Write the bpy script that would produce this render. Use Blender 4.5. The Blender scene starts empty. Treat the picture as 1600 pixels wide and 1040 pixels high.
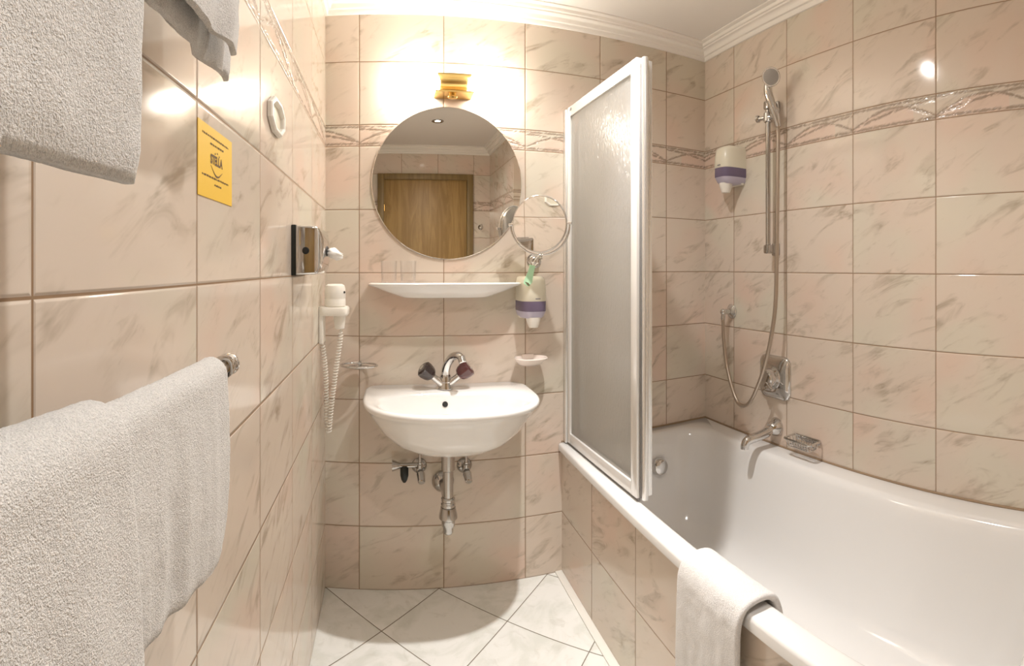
import bpy, bmesh, math, random
from math import pi, sin, cos, radians as R
from mathutils import Vector as V, Matrix as MX, noise as NZ

random.seed(7)
S = bpy.context.scene
COL = S.collection

# ------------------------------------------------------------------ camera, world, exposure
CAMP = (0.2541, -1.979, 1.2742)
YAW = 0.2442
FPX = 783.84
cam = bpy.data.cameras.new('camera')
cam.type = 'PANO'
cam.panorama_type = 'CENTRAL_CYLINDRICAL'
cam.central_cylindrical_radius = 1.0
cam.central_cylindrical_range_u_min = -800 / FPX
cam.central_cylindrical_range_u_max = 800 / FPX
cam.central_cylindrical_range_v_min = -(1040 - 416.54) / FPX
cam.central_cylindrical_range_v_max = 416.54 / FPX
cam.clip_start = 0.01
co = bpy.data.objects.new('camera', cam)
COL.objects.link(co)
co.location = CAMP
co.rotation_euler = (pi / 2, 0, -YAW)
S.camera = co
w = bpy.data.worlds.new('world')
S.world = w
w.use_nodes = True
w.node_tree.nodes['Background'].inputs[0].default_value = (1, 0.97, 0.93, 1)
w.node_tree.nodes['Background'].inputs[1].default_value = 0.2
S.view_settings.view_transform = 'Standard'
S.view_settings.look = 'None'
S.view_settings.exposure = 0.0
S.view_settings.gamma = 1.0
S.cycles.use_denoising = True
S.cycles.max_bounces = 14
S.cycles.diffuse_bounces = 8
S.cycles.glossy_bounces = 6
S.cycles.transmission_bounces = 10
S.cycles.transparent_max_bounces = 12
S.cycles.sample_clamp_indirect = 6.0
S.cycles.caustics_reflective = True
S.cycles.caustics_refractive = True
S.cycles.blur_glossy = 1.0

SPOT_W = 120.0      # each ceiling downlight
TUBE_E = 98.0      # radiance of the two frosted lamp glasses
CEILZ = 2.335


def spot(name, x, y, watts, cone):
    l = bpy.data.lights.new(name, 'SPOT')
    l.energy = watts
    l.color = (1, 0.975, 0.95)
    l.spot_size = R(cone)
    l.spot_blend = 1.0
    l.shadow_soft_size = 0.02
    o = bpy.data.objects.new(name, l)
    COL.objects.link(o)
    o.location = (x, y, CEILZ - 0.02)
    return o


DL = [(0.81, -0.72), (0.612, -1.776)]
for i, (x, y) in enumerate(DL):
    spot('spot_light', x, y, (SPOT_W, 18.0)[i], (64, 84)[i])      # beam
    spot('spot_light', x, y, (42.0, 30.0)[i], 155)                # spill outside the beam


# ------------------------------------------------------------------ materials
class NT:
    def __init__(s, name):
        s.m = bpy.data.materials.new(name)
        s.m.use_nodes = True
        s.t = s.m.node_tree
        s.N = s.t.nodes
        s.b = s.N['Principled BSDF']
        s.out = s.N['Material Output']

    def n(s, typ, **kw):
        x = s.N.new(typ)
        for k, v in kw.items():
            setattr(x, k, v)
        return x

    def l(s, a, b):
        s.t.links.new(a, b)

    def setin(s, sock, v):
        if hasattr(v, 'is_output'):
            s.l(v, sock)
        elif v is not None:
            sock.default_value = v

    def M(s, op, a, b=None, c=None):
        x = s.n('ShaderNodeMath', operation=op)
        s.setin(x.inputs[0], a)
        s.setin(x.inputs[1], b)
        s.setin(x.inputs[2], c)
        return x.outputs[0]

    def ss(s, v, lo, hi, a=0.0, b=1.0):
        x = s.n('ShaderNodeMapRange', interpolation_type='SMOOTHSTEP')
        s.l(v, x.inputs[0])
        for k, q in zip((1, 2, 3, 4), (lo, hi, a, b)):
            x.inputs[k].default_value = q
        return x.outputs[0]

    def mix(s, f, a, b):
        x = s.n('ShaderNodeMix', data_type='RGBA')
        s.setin(x.inputs[0], f)
        s.setin(x.inputs[6], a)
        s.setin(x.inputs[7], b)
        return x.outputs[2]

    def comb(s, a, b, c):
        x = s.n('ShaderNodeCombineXYZ')
        for i, q in enumerate((a, b, c)):
            s.setin(x.inputs[i], q)
        return x.outputs[0]

    def noise(s, vec, scale, detail=3.0, rough=0.5, out=0, dist=0.0):
        x = s.n('ShaderNodeTexNoise')
        s.setin(x.inputs['Vector'], vec)
        x.inputs['Scale'].default_value = scale
        x.inputs['Detail'].default_value = detail
        x.inputs['Roughness'].default_value = rough
        x.inputs['Distortion'].default_value = dist
        return x.outputs[out]

    def pos(s):
        g = s.n('ShaderNodeNewGeometry')
        x = s.n('ShaderNodeSeparateXYZ')
        s.l(g.outputs['Position'], x.inputs[0])
        return x.outputs[0], x.outputs[1], x.outputs[2]

    def bump(s, h, dist, strength=1.0):
        x = s.n('ShaderNodeBump')
        x.inputs['Strength'].default_value = strength
        x.inputs['Distance'].default_value = dist
        s.l(h, x.inputs['Height'])
        s.l(x.outputs[0], s.b.inputs['Normal'])


def c4(c):
    return (c[0], c[1], c[2], 1.0)


def basic(name, col, rough=0.4, metal=0.0, coat=0.0, **kw):
    k = NT(name)
    k.b.inputs['Base Color'].default_value = c4(col)
    k.b.inputs['Roughness'].default_value = rough
    k.b.inputs['Metallic'].default_value = metal
    k.b.inputs['Coat Weight'].default_value = coat
    k.b.inputs['Coat Roughness'].default_value = 0.05
    for a, v in kw.items():
        k.b.inputs[a.replace('_', ' ')].default_value = v
    return k.m


TW, TH = 0.33465, 0.25
A0 = (0.665, 0.575, 0.490)
A1 = (0.685, 0.545, 0.455)
A2 = (0.645, 0.595, 0.500)
VE = (0.345, 0.280, 0.205)
GR = (0.27, 0.17, 0.095)


def tile_mat(name, axis, u0, seed, slope=1.0):
    """glazed wall tiles 33 x 25 cm with a relief border course"""
    k = NT(name)
    px, py, pz = k.pos()
    u = k.M('DIVIDE', k.M('SUBTRACT', px if axis == 'x' else py, u0), TW)
    v = k.M('DIVIDE', pz, TH)
    above = k.M('GREATER_THAN', v, 7.336)
    in_b = k.M('MULTIPLY', k.M('GREATER_THAN', v, 7.0), k.M('SUBTRACT', 1.0, above))
    vr = k.M('SUBTRACT', v, k.M('MULTIPLY', above, 0.336))
    row = k.M('ADD', k.M('FLOOR', vr), k.M('MULTIPLY', in_b, 31.0))
    colm = k.M('FLOOR', u)
    fu = k.M('SUBTRACT', u, colm)
    fv0 = k.M('FRACT', vr)
    fvb = k.M('DIVIDE', k.M('SUBTRACT', v, 7.0), 0.336)
    # distance to the joints in metres
    du = k.M('MULTIPLY', k.M('MINIMUM', fu, k.M('SUBTRACT', 1.0, fu)), TW)
    dv0 = k.M('MULTIPLY', k.M('MINIMUM', fv0, k.M('SUBTRACT', 1.0, fv0)), TH)
    dvb = k.M('MULTIPLY', k.M('MINIMUM', fvb, k.M('SUBTRACT', 1.0, fvb)), TH * 0.336)
    dv = k.M('ADD', k.M('MULTIPLY', dv0, k.M('SUBTRACT', 1.0, in_b)), k.M('MULTIPLY', dvb, in_b))
    d = k.M('MINIMUM', du, dv)
    wn = k.n('ShaderNodeTexWhiteNoise')
    k.l(k.comb(colm, row, seed), wn.inputs['Vector'])
    rnd = wn.outputs['Color']
    # local coordinates with a random shift per tile
    uu = k.M('MULTIPLY', u, TW)
    base = k.comb(k.M('MULTIPLY', uu, slope), k.M('MULTIPLY', v, TH), 0.0)
    va = k.n('ShaderNodeVectorMath', operation='MULTIPLY_ADD')
    k.l(rnd, va.inputs[0])
    va.inputs[1].default_value = (9, 7, 5)
    k.l(base, va.inputs[2])
    mp = k.n('ShaderNodeMapping')
    k.l(va.outputs[0], mp.inputs['Vector'])
    mp.inputs['Rotation'].default_value = (0, 0, R(-27))
    mp2 = k.n('ShaderNodeMapping')
    k.l(mp.outputs[0], mp2.inputs['Vector'])
    mp2.inputs['Scale'].default_value = (1.15, 3.4, 1.0)
    st = k.noise(mp2.outputs[0], 5.0, 3.0, 0.55, dist=1.2)
    stf = k.noise(mp2.outputs[0], 19.0, 3.0, 0.6, dist=0.6)
    patch = k.noise(va.outputs[0], 5.0, 2.0, 0.5)
    patch2 = k.noise(va.outputs[0], 3.6, 1.0, 0.5, out=1)
    sp = k.n('ShaderNodeSeparateColor')
    k.l(patch2, sp.inputs[0])
    c = k.mix(k.ss(sp.outputs[0], 0.50, 0.72), c4(A0), c4(A1))
    c = k.mix(k.ss(sp.outputs[1], 0.48, 0.70), c, c4(A2))
    vein = k.M('MULTIPLY', k.ss(st, 0.50, 0.74), k.ss(patch, 0.36, 0.62))
    vein = k.M('ADD', k.M('MULTIPLY', vein, 0.70), k.M('MULTIPLY', k.M('MULTIPLY', k.ss(stf, 0.50, 0.78), k.ss(st, 0.44, 0.66)), 0.40))
    vein = k.M('MINIMUM', vein, 1.0)
    c = k.mix(vein, c, c4(VE))
    # border relief: two crossing ribbons in a frame
    arch = k.M('ADD', 0.16, k.M('MULTIPLY', k.M('SINE', k.M('MULTIPLY', fu, pi)), 0.60))
    diag = k.M('ADD', 0.80, k.M('MULTIPLY', k.M('POWER', fu, 1.6), -0.62))
    r1 = k.M('ABSOLUTE', k.M('SUBTRACT', fvb, arch))
    r2 = k.M('ABSOLUTE', k.M('SUBTRACT', fvb, diag))
    rib = k.M('MINIMUM', r1, r2)
    fr = k.M('ABSOLUTE', k.M('SUBTRACT', k.M('ABSOLUTE', k.M('SUBTRACT', fvb, 0.5)), 0.40))
    lines = k.M('MINIMUM', rib, fr)
    wob = k.M('MULTIPLY', k.M('SUBTRACT', stf, 0.5), 0.5)
    lines = k.M('ADD', lines, k.M('ABSOLUTE', wob))
    inside = k.M('MULTIPLY', k.M('LESS_THAN', fvb, arch), k.M('GREATER_THAN', fu, 0.25))
    cb = k.mix(k.M('MULTIPLY', inside, 0.6), c, (0.72, 0.54, 0.45, 1))
    dark = k.M('SUBTRACT', 1.0, k.ss(lines, 0.02, 0.12))
    cb = k.mix(k.M('MULTIPLY', dark, 0.78), cb, (0.25, 0.19, 0.14, 1))
    c = k.mix(in_b, c, cb)
    hb = k.M('MULTIPLY', k.M('SUBTRACT', k.ss(lines, 0.0, 0.16), 1.0), in_b)
    g = k.M('SUBTRACT', 1.0, k.ss(d, 0.0011, 0.0018))
    c = k.mix(g, c, c4(GR))
    k.l(c, k.b.inputs['Base Color'])
    k.l(k.M('ADD', k.M('MULTIPLY', g, 0.6), 0.10), k.b.inputs['Roughness'])
    k.b.inputs['IOR'].default_value = 1.52
    h = k.M('ADD', k.ss(d, 0.0008, 0.0045), k.M('MULTIPLY', hb, 0.9))
    big = k.noise(k.comb(px, py, pz), 7.0, 1.0, 0.4)
    h = k.M('ADD', h, k.M('MULTIPLY', big, 0.35))
    k.bump(h, 0.0016, 0.8)
    return k.m


def floor_mat():
    k = NT('floor_tiles')
    px, py, pz = k.pos()
    p = k.M('DIVIDE', k.M('SUBTRACT', k.M('ADD', px, py), 0.002), 0.448)
    q = k.M('DIVIDE', k.M('SUBTRACT', k.M('SUBTRACT', px, py), 0.002), 0.448)
    ip, iq = k.M('FLOOR', p), k.M('FLOOR', q)
    fp, fq = k.M('SUBTRACT', p, ip), k.M('SUBTRACT', q, iq)
    d = k.M('MINIMUM', k.M('MINIMUM', fp, k.M('SUBTRACT', 1.0, fp)), k.M('MINIMUM', fq, k.M('SUBTRACT', 1.0, fq)))
    d = k.M('MULTIPLY', d, 0.3168)
    wn = k.n('ShaderNodeTexWhiteNoise')
    k.l(k.comb(ip, iq, 3.0), wn.inputs['Vector'])
    va = k.n('ShaderNodeVectorMath', operation='MULTIPLY_ADD')
    k.l(wn.outputs['Color'], va.inputs[0])
    va.inputs[1].default_value = (9, 7, 5)
    k.l(k.comb(px, py, 0.0), va.inputs[2])
    n1 = k.noise(va.outputs[0], 5.0, 5.0, 0.62, dist=1.4)
    n2 = k.noise(va.outputs[0], 17.0, 4.0, 0.6, dist=1.0)
    c = k.mix(k.ss(n1, 0.42, 0.66), (0.82, 0.82, 0.785, 1), (0.71, 0.72, 0.67, 1))
    c = k.mix(k.M('MULTIPLY', k.ss(n2, 0.54, 0.74), 0.4), c, (0.58, 0.57, 0.51, 1))
    g = k.M('SUBTRACT', 1.0, k.ss(d, 0.0012, 0.0021))
    c = k.mix(g, c, (0.20, 0.17, 0.13, 1))
    k.l(c, k.b.inputs['Base Color'])
    k.l(k.M('ADD', k.M('MULTIPLY', g, 0.5), 0.28), k.b.inputs['Roughness'])
    k.bump(k.ss(d, 0.001, 0.004), 0.001, 0.7)
    return k.m


def wood_mat(name, a, b):
    k = NT(name)
    tc = k.n('ShaderNodeTexCoord')
    mp = k.n('ShaderNodeMapping')
    k.l(tc.outputs['Object'], mp.inputs[0])
    mp.inputs['Scale'].default_value = (7, 7, 0.55)
    n1 = k.noise(mp.outputs[0], 2.4, 5.0, 0.6, dist=1.6)
    mp2 = k.n('ShaderNodeMapping')
    k.l(tc.outputs['Object'], mp2.inputs[0])
    mp2.inputs['Scale'].default_value = (120, 120, 3)
    n2 = k.noise(mp2.outputs[0], 1.0, 3.0, 0.6)
    f = k.M('ADD', k.M('MULTIPLY', k.ss(n1, 0.35, 0.65), 0.75), k.M('MULTIPLY', n2, 0.25))
    k.l(k.mix(f, c4(a), c4(b)), k.b.inputs['Base Color'])
    k.b.inputs['Roughness'].default_value = 0.45
    return k.m


def towel_mat(name, col):
    k = NT(name)
    tc = k.n('ShaderNodeTexCoord')
    n1 = k.noise(tc.outputs['Object'], 900.0, 2.0, 0.6)
    n2 = k.noise(tc.outputs['Object'], 330.0, 2.0, 0.6)
    k.l(k.mix(k.ss(n1, 0.3, 0.65), c4([q * 0.70 for q in col]), c4(col)), k.b.inputs['Base Color'])
    k.b.inputs['Roughness'].default_value = 0.95
    k.b.inputs['Sheen Weight'].default_value = 0.35
    k.b.inputs['Sheen Roughness'].default_value = 0.5
    k.bump(k.M('ADD', n1, k.M('MULTIPLY', n2, 0.9)), 0.0018, 1.0)
    return k.m


def brushed(name, col, rough):
    k = NT(name)
    px, py, pz = k.pos()
    n = k.noise(k.comb(k.M('MULTIPLY', px, 500.0), k.M('MULTIPLY', py, 500.0), k.M('MULTIPLY', pz, 4.0)), 1.0, 2.0)
    k.b.inputs['Base Color'].default_value = c4(col)
    k.b.inputs['Metallic'].default_value = 0.85
    k.l(k.M('ADD', k.M('MULTIPLY', n, 0.12), rough), k.b.inputs['Roughness'])
    return k.m


def screen_glass():
    k = NT('textured_glass')
    px, py, pz = k.pos()
    n = k.noise(k.comb(k.M('MULTIPLY', px, 1.0), k.M('MULTIPLY', py, 1.6), k.M('MULTIPLY', pz, 0.7)), 62.0, 2.0, 0.55, dist=0.6)
    bp = k.n('ShaderNodeBump')
    bp.inputs['Strength'].default_value = 1.0
    bp.inputs['Distance'].default_value = 0.003
    k.l(n, bp.inputs['Height'])
    rf = k.n('ShaderNodeBsdfRefraction')
    rf.inputs['Color'].default_value = (0.95, 0.95, 0.94, 1)
    rf.inputs['Roughness'].default_value = 0.24
    rf.inputs['IOR'].default_value = 1.03
    tr = k.n('ShaderNodeBsdfTransparent')
    tr.inputs[0].default_value = (0.95, 0.95, 0.94, 1)
    df = k.n('ShaderNodeBsdfDiffuse')
    df.inputs[0].default_value = (0.85, 0.85, 0.84, 1)
    tl = k.n('ShaderNodeBsdfTranslucent')
    tl.inputs[0].default_value = (0.85, 0.85, 0.84, 1)
    gl = k.n('ShaderNodeBsdfGlossy')
    gl.inputs['Roughness'].default_value = 0.22
    for x in (rf, df, gl):
        k.l(bp.outputs[0], x.inputs['Normal'])

    def mx(f, a, b):
        m = k.n('ShaderNodeMixShader')
        m.inputs[0].default_value = f
        k.l(a.outputs[0], m.inputs[1])
        k.l(b.outputs[0], m.inputs[2])
        return m
    see = mx(0.35, rf, tr)
    milk = mx(0.5, df, tl)
    o = mx(0.07, mx(0.30, see, milk), gl)
    k.l(o.outputs[0], k.out.inputs[0])
    return k.m


def clear_glass():
    k = NT('clear_glass')
    gl = k.n('ShaderNodeBsdfGlossy')
    gl.inputs['Roughness'].default_value = 0.03
    tr = k.n('ShaderNodeBsdfTransparent')
    tr.inputs[0].default_value = (0.99, 0.99, 0.99, 1)
    lw_ = k.n('ShaderNodeLayerWeight')
    lw_.inputs[0].default_value = 0.5
    m = k.n('ShaderNodeMixShader')
    k.l(k.M('ADD', k.M('MULTIPLY', k.M('POWER', lw_.outputs['Facing'], 2.2), 0.6), 0.04), m.inputs[0])
    k.l(tr.outputs[0], m.inputs[1])
    k.l(gl.outputs[0], m.inputs[2])
    k.l(m.outputs[0], k.out.inputs[0])
    return k.m


def emit(name, col, st):
    k = NT(name)
    k.b.inputs['Base Color'].default_value = (0.9, 0.9, 0.9, 1)
    k.b.inputs['Emission Color'].default_value = c4(col)
    k.b.inputs['Emission Strength'].default_value = st
    return k.m


M = dict(
    back=tile_mat('tiles_back', 'x', 0.13445, 1.0, 1),
    left=tile_mat('tiles_left', 'y', -0.0113, 2.0, 1),
    right=tile_mat('tiles_right', 'y', -0.2223, 4.0, -1),
    front=tile_mat('tiles_front', 'x', 0.03, 5.0, -1),
    side=tile_mat('tiles_partition', 'y', -0.1, 6.0, -1),
    apron=tile_mat('tiles_apron', 'y', -0.318, 8.0, -1),
    floor=floor_mat(),
    plaster=basic('plaster', (0.82, 0.80, 0.77), 0.7),
    stucco=basic('cornice_paint', (0.86, 0.83, 0.785), 0.55),
    silicone=basic('joint_sealant', (0.30, 0.21, 0.13), 0.6),
    chrome=basic('chrome', (0.66, 0.65, 0.64), 0.07, 1.0),
    chrome2=basic('satin_chrome', (0.52, 0.505, 0.49), 0.14, 1.0),
    mirror=basic('mirror', (0.86, 0.84, 0.80), 0.0, 1.0),
    mirror2=basic('magnifying_mirror', (0.93, 0.93, 0.92), 0.0, 1.0),
    ceramic=basic('white_ceramic', (0.82, 0.81, 0.79), 0.12, 0, 0.6),
    enamel=basic('bath_enamel', (0.73, 0.72, 0.705), 0.13, 0, 0.5),
    plastic=basic('white_plastic', (0.83, 0.80, 0.74), 0.35),
    cream=basic('cream_plastic', (0.72, 0.68, 0.56), 0.25),
    purple=basic('purple_plastic', (0.16, 0.125, 0.20), 0.25),
    lilac=basic('lilac_plastic', (0.52, 0.49, 0.62), 0.3),
    black=basic('black_plastic', (0.008, 0.012, 0.010), 0.35),
    darkred=basic('smoky_acrylic', (0.035, 0.022, 0.02), 0.12, 0, 0.5),
    redacr=basic('dark_red_acrylic', (0.085, 0.024, 0.024), 0.12, 0, 0.5),
    gold=basic('brass', (0.86, 0.60, 0.22), 0.24, 1.0),
    pink=basic('pink_white_ceramic', (0.83, 0.74, 0.68), 0.2, 0, 0.4),
    alu=brushed('brushed_aluminium', (0.80, 0.795, 0.78), 0.22),
    white_frame=basic('white_lacquered_aluminium', (0.80, 0.79, 0.77), 0.25, 0.25, 0.3),
    gasket=basic('grey_gasket', (0.22, 0.21, 0.2), 0.5),
    sglass=screen_glass(),
    glass=clear_glass(),
    towel=towel_mat('terry_cloth', (0.85, 0.835, 0.81)),
    towel_b=towel_mat('bright_terry_cloth', (0.90, 0.88, 0.86)),
    paper=basic('yellow_paper', (0.80, 0.50, 0.03), 0.6),
    ink=basic('dark_ink', (0.13, 0.07, 0.02), 0.7),
    tissue=basic('tissue_paper', (0.9, 0.88, 0.84), 0.9),
    mint=basic('mint_paper', (0.50, 0.82, 0.55), 0.6),
    door=wood_mat('door_wood', (0.26, 0.155, 0.05), (0.40, 0.26, 0.095)),
    doorframe=wood_mat('door_frame_wood', (0.17, 0.115, 0.04), (0.25, 0.17, 0.065)),
    tube=emit('frosted_lamp_glass', (1.0, 0.93, 0.82), TUBE_E),
    lens=emit('downlight_lens', (1.0, 0.93, 0.82), 40.0),
    hole=basic('dark_hole', (0.01, 0.01, 0.01), 0.6),
)


# ------------------------------------------------------------------ mesh helpers
class MB:
    def __init__(s):
        s.b = bmesh.new()

    def box(s, lo, hi, bev=0.0, seg=2):
        b = bmesh.new()
        c = [(lo[i] + hi[i]) / 2 for i in range(3)]
        bmesh.ops.create_cube(b, size=1, matrix=MX.LocRotScale(V(c), None, V([abs(hi[i] - lo[i]) for i in range(3)])))
        if bev:
            bmesh.ops.bevel(b, geom=list(b.edges), offset=bev, segments=seg, affect='EDGES', profile=0.5, clamp_overlap=True)
        s.add(b)
        return s

    def add(s, b):
        me = bpy.data.meshes.new('tmp')
        b.to_mesh(me)
        b.free()
        s.b.from_mesh(me)
        bpy.data.meshes.remove(me)

    def loft(s, rings, cap0=True, cap1=True, closed=True, loop=False):
        b = s.b
        rr = [[b.verts.new(p) for p in r] for r in rings]
        n = len(rr[0])
        pairs = list(zip(rr[:-1], rr[1:]))
        if loop:
            pairs.append((rr[-1], rr[0]))
        for A, B in pairs:
            for i in range(n if closed else n - 1):
                j = (i + 1) % n
                b.faces.new((A[i], A[j], B[j], B[i]))
        if cap0 and not loop:
            b.faces.new(rr[0][::-1])
        if cap1 and not loop:
            b.faces.new(rr[-1])
        return s

    def lathe(s, prof, origin=(0, 0, 0), axis=(0, 0, 1), n=32, sx=1.0, sy=1.0):
        """prof: list of (radius, height) along the axis"""
        q = V(axis).normalized().to_track_quat('Z', 'Y').to_matrix()
        o = V(origin)
        rings = []
        for r, h in prof:
            r = max(r, 1e-5)
            rings.append([o + q @ V((r * sx * cos(2 * pi * i / n), r * sy * sin(2 * pi * i / n), h)) for i in range(n)])
        return s.loft(rings)

    def cyl(s, p0, p1, r, r1=None, n=24, bev=0.0):
        p0, p1 = V(p0), V(p1)
        L = (p1 - p0).length
        r1 = r if r1 is None else r1
        if bev:
            pr = [(r - bev, 0), (r, bev), (r1, L - bev), (r1 - bev, L)]
        else:
            pr = [(r, 0), (r1, L)]
        return s.lathe(pr, p0, p1 - p0, n)

    def tube(s, pts, r, n=12, smooth=0, closed=False, flat=1.0):
        pts = [V(p) for p in pts]
        if smooth:
            pts = catmull(pts, smooth, closed)
        rad = r if callable(r) else (lambda t: r)
        N = len(pts)
        tang = []
        for i in range(N):
            a = pts[(i - 1) % N] if (closed or i) else pts[i]
            c = pts[(i + 1) % N] if (closed or i < N - 1) else pts[i]
            tang.append((c - a).normalized())
        up = V((0, 0, 1)) if abs(tang[0].z) < 0.9 else V((1, 0, 0))
        x = tang[0].cross(up).normalized()
        rings = []
        for i in range(N):
            t = tang[i]
            x = (x - t * x.dot(t)).normalized()
            y = t.cross(x)
            q = rad(i / max(1, N - 1))
            rings.append([pts[i] + x * (q * cos(2 * pi * k / n)) + y * (q * flat * sin(2 * pi * k / n)) for k in range(n)])
        return s.loft(rings, loop=closed)

    def sphere(s, c, r, n=20, sc=(1, 1, 1)):
        b = bmesh.new()
        bmesh.ops.create_uvsphere(b, u_segments=n, v_segments=max(6, n // 2), radius=1,
                                  matrix=MX.LocRotScale(V(c), None, V([r * q for q in sc])))
        s.add(b)
        return s

    def torus(s, c, axis, R0, r, n=48, m=12, a0=0.0, a1=2 * pi, xdir=None):
        q = V(axis).normalized()
        x = V(xdir).normalized() if xdir else q.orthogonal().normalized()
        y = q.cross(x)
        full = abs(a1 - a0 - 2 * pi) < 1e-6
        pts = [V(c) + (x * cos(a0 + (a1 - a0) * i / n) + y * sin(a0 + (a1 - a0) * i / n)) * R0 for i in range(n if full else n + 1)]
        return s.tube(pts, r, m, closed=full)

    def prism(s, poly, vec, bev=0.0):
        """extrude a planar polygon of 3-D points along vec"""
        b = bmesh.new()
        A = [b.verts.new(p) for p in poly]
        B = [b.verts.new(V(p) + V(vec)) for p in poly]
        n = len(A)
        b.faces.new(A[::-1])
        b.faces.new(B)
        for i in range(n):
            b.faces.new((A[i], A[(i + 1) % n], B[(i + 1) % n], B[i]))
        bmesh.ops.recalc_face_normals(b, faces=b.faces)
        if bev:
            bmesh.ops.bevel(b, geom=list(b.edges), offset=bev, segments=2, affect='EDGES', profile=0.5, clamp_overlap=True)
        s.add(b)
        return s

    def xf(s, m):
        s.b.transform(m)
        return s


def catmull(p, k, closed=False):
    out = []
    n = len(p)
    rng = range(n) if closed else range(n - 1)
    for i in rng:
        a = p[(i - 1) % n] if closed or i else p[0] * 2 - p[1]
        b, c = p[i], p[(i + 1) % n]
        d = p[(i + 2) % n] if closed or i < n - 2 else p[-1] * 2 - p[-2]
        for j in range(k):
            t = j / k
            out.append(0.5 * ((2 * b) + (c - a) * t + (2 * a - 5 * b + 4 * c - d) * t * t + (3 * b - a - 3 * c + d) * t ** 3))
    if not closed:
        out.append(p[-1])
    return out


WO = {}


def link(name, mb, mat, parent=None, sharp=38, smooth=True, origin=None):
    b = mb.b
    bmesh.ops.remove_doubles(b, verts=b.verts, dist=1e-6)
    bmesh.ops.recalc_face_normals(b, faces=b.faces)
    lo = [min(v.co[i] for v in b.verts) for i in range(3)]
    hi = [max(v.co[i] for v in b.verts) for i in range(3)]
    o = V(origin) if origin else V(((lo[0] + hi[0]) / 2, (lo[1] + hi[1]) / 2, lo[2]))
    for v in b.verts:
        v.co -= o
    if smooth:
        for f in b.faces:
            f.smooth = True
        for e in b.edges:
            if len(e.link_faces) == 2 and e.calc_face_angle(0) > R(sharp):
                e.smooth = False
    me = bpy.data.meshes.new(name)
    b.to_mesh(me)
    b.free()
    me.materials.append(mat)
    ob = bpy.data.objects.new(name, me)
    COL.objects.link(ob)
    WO[ob.name] = o
    if parent:
        ob.parent = parent
        ob.location = o - WO[parent.name]
    else:
        ob.location = o
    return ob


def tag(o, label, cat, group=None):
    o['label'] = label
    o['category'] = cat
    if group:
        o['group'] = group
    return o


def thing(name, loc, label, cat, group=None):
    o = bpy.data.objects.new(name, None)
    o.empty_display_size = 0.05
    COL.objects.link(o)
    o.location = loc
    WO[o.name] = V(loc)
    return tag(o, label, cat, group)


def struct(name, mb, mat, parent=None):
    o = link(name, mb, mat, parent, smooth=True)
    if not parent:
        o['kind'] = 'structure'
    return o


def dup(root, loc, rz, label):
    r = root.copy()
    COL.objects.link(r)
    r.location = loc
    r.rotation_euler = (0, 0, rz)
    r['label'] = label
    for ch in list(root.children):
        c = ch.copy()
        COL.objects.link(c)
        c.parent = r
        for g in list(ch.children):
            d = g.copy()
            COL.objects.link(d)
            d.parent = c
    return r


def rrect(x0, x1, y0, y1, r, z, k=10):
    """rounded rectangle ring, 4*(k+1) points"""
    r = min(r, (x1 - x0) / 2 - 1e-4, (y1 - y0) / 2 - 1e-4)
    out = []
    for cx, cy, a in ((x1 - r, y1 - r, 0), (x0 + r, y1 - r, 90), (x0 + r, y0 + r, 180), (x1 - r, y0 + r, 270)):
        for i in range(k + 1):
            t = R(a + 90 * i / k)
            out.append(V((cx + r * cos(t), cy + r * sin(t), z)))
    return out


# ------------------------------------------------------------------ the room
XR, YF, YB, XP = 1.694, -2.65, -1.738, 1.188
T = 0.1
struct('wall_back', MB().box((-T, 0, -T), (XR + T, T, CEILZ + T)), M['back'])
struct('wall_left', MB().box((-T, YF - T, -T), (0, 0, CEILZ + T)), M['left'])
struct('wall_right', MB().box((XR, YB, -T), (XR + T, 0, CEILZ + T)), M['right'])
struct('wall_foot', MB().box((XP + T, YB - T, -T), (XR + T, YB, CEILZ + T)), M['front'])
struct('wall_partition', MB().box((XP, YF, -T), (XP + T, YB, CEILZ + T)), M['side'])
struct('wall_front', MB().box((0, YF - T, -T), (XP + T, YF, CEILZ + T)), M['front'])
struct('floor', MB().box((0, YF, -T), (XR, 0, 0)), M['floor'])
struct('ceiling', MB().box((0, YF, CEILZ), (XR, 0, CEILZ + T)), M['plaster'])

# cornice all round the room
prof = [(0, 2.27), (0.008, 2.27), (0.011, 2.274), (0.013, 2.286), (0.022, 2.287), (0.024, 2.290), (0.026, 2.300), (0.032, 2.307), (0.041, 2.309), (0.042, 2.315),
        (0.050, 2.316), (0.052, 2.319), (0.054, 2.327), (0.066, 2.328), (0.070, 2.331), (0.070, CEILZ + 0.002), (0, CEILZ + 0.002)]
corners = [((0, 0), (1, -1)), ((XR, 0), (-1, -1)), ((XR, YB), (-1, 1)), ((XP, YB), (-1, 1)), ((XP, YF), (-1, 1)), ((0, YF), (1, 1))]
rings = [[V((cx + sx * d, cy + sy * d, z)) for d, z in prof] for (cx, cy), (sx, sy) in corners]
struct('trim_1', MB().loft(rings, loop=True), M['stucco'])
# apron of the bath and the pale strip at its foot
struct('wall_apron', MB().box((0.962, YB, 0), (0.995, 0, 0.508)), M['apron'])
struct('trim_2', MB().box((0.932, YB, 0), (0.962, 0, 0.006), 0.002), basic('pale_floor_strip', (0.82, 0.80, 0.74), 0.35))
# sealant line round the tub
struct('trim_3', MB().tube([(0.96, -0.002, 0.543), (XR - 0.002, -0.002, 0.543), (XR - 0.002, YB, 0.543)], 0.0042, 8), M['silicone'])

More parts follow.
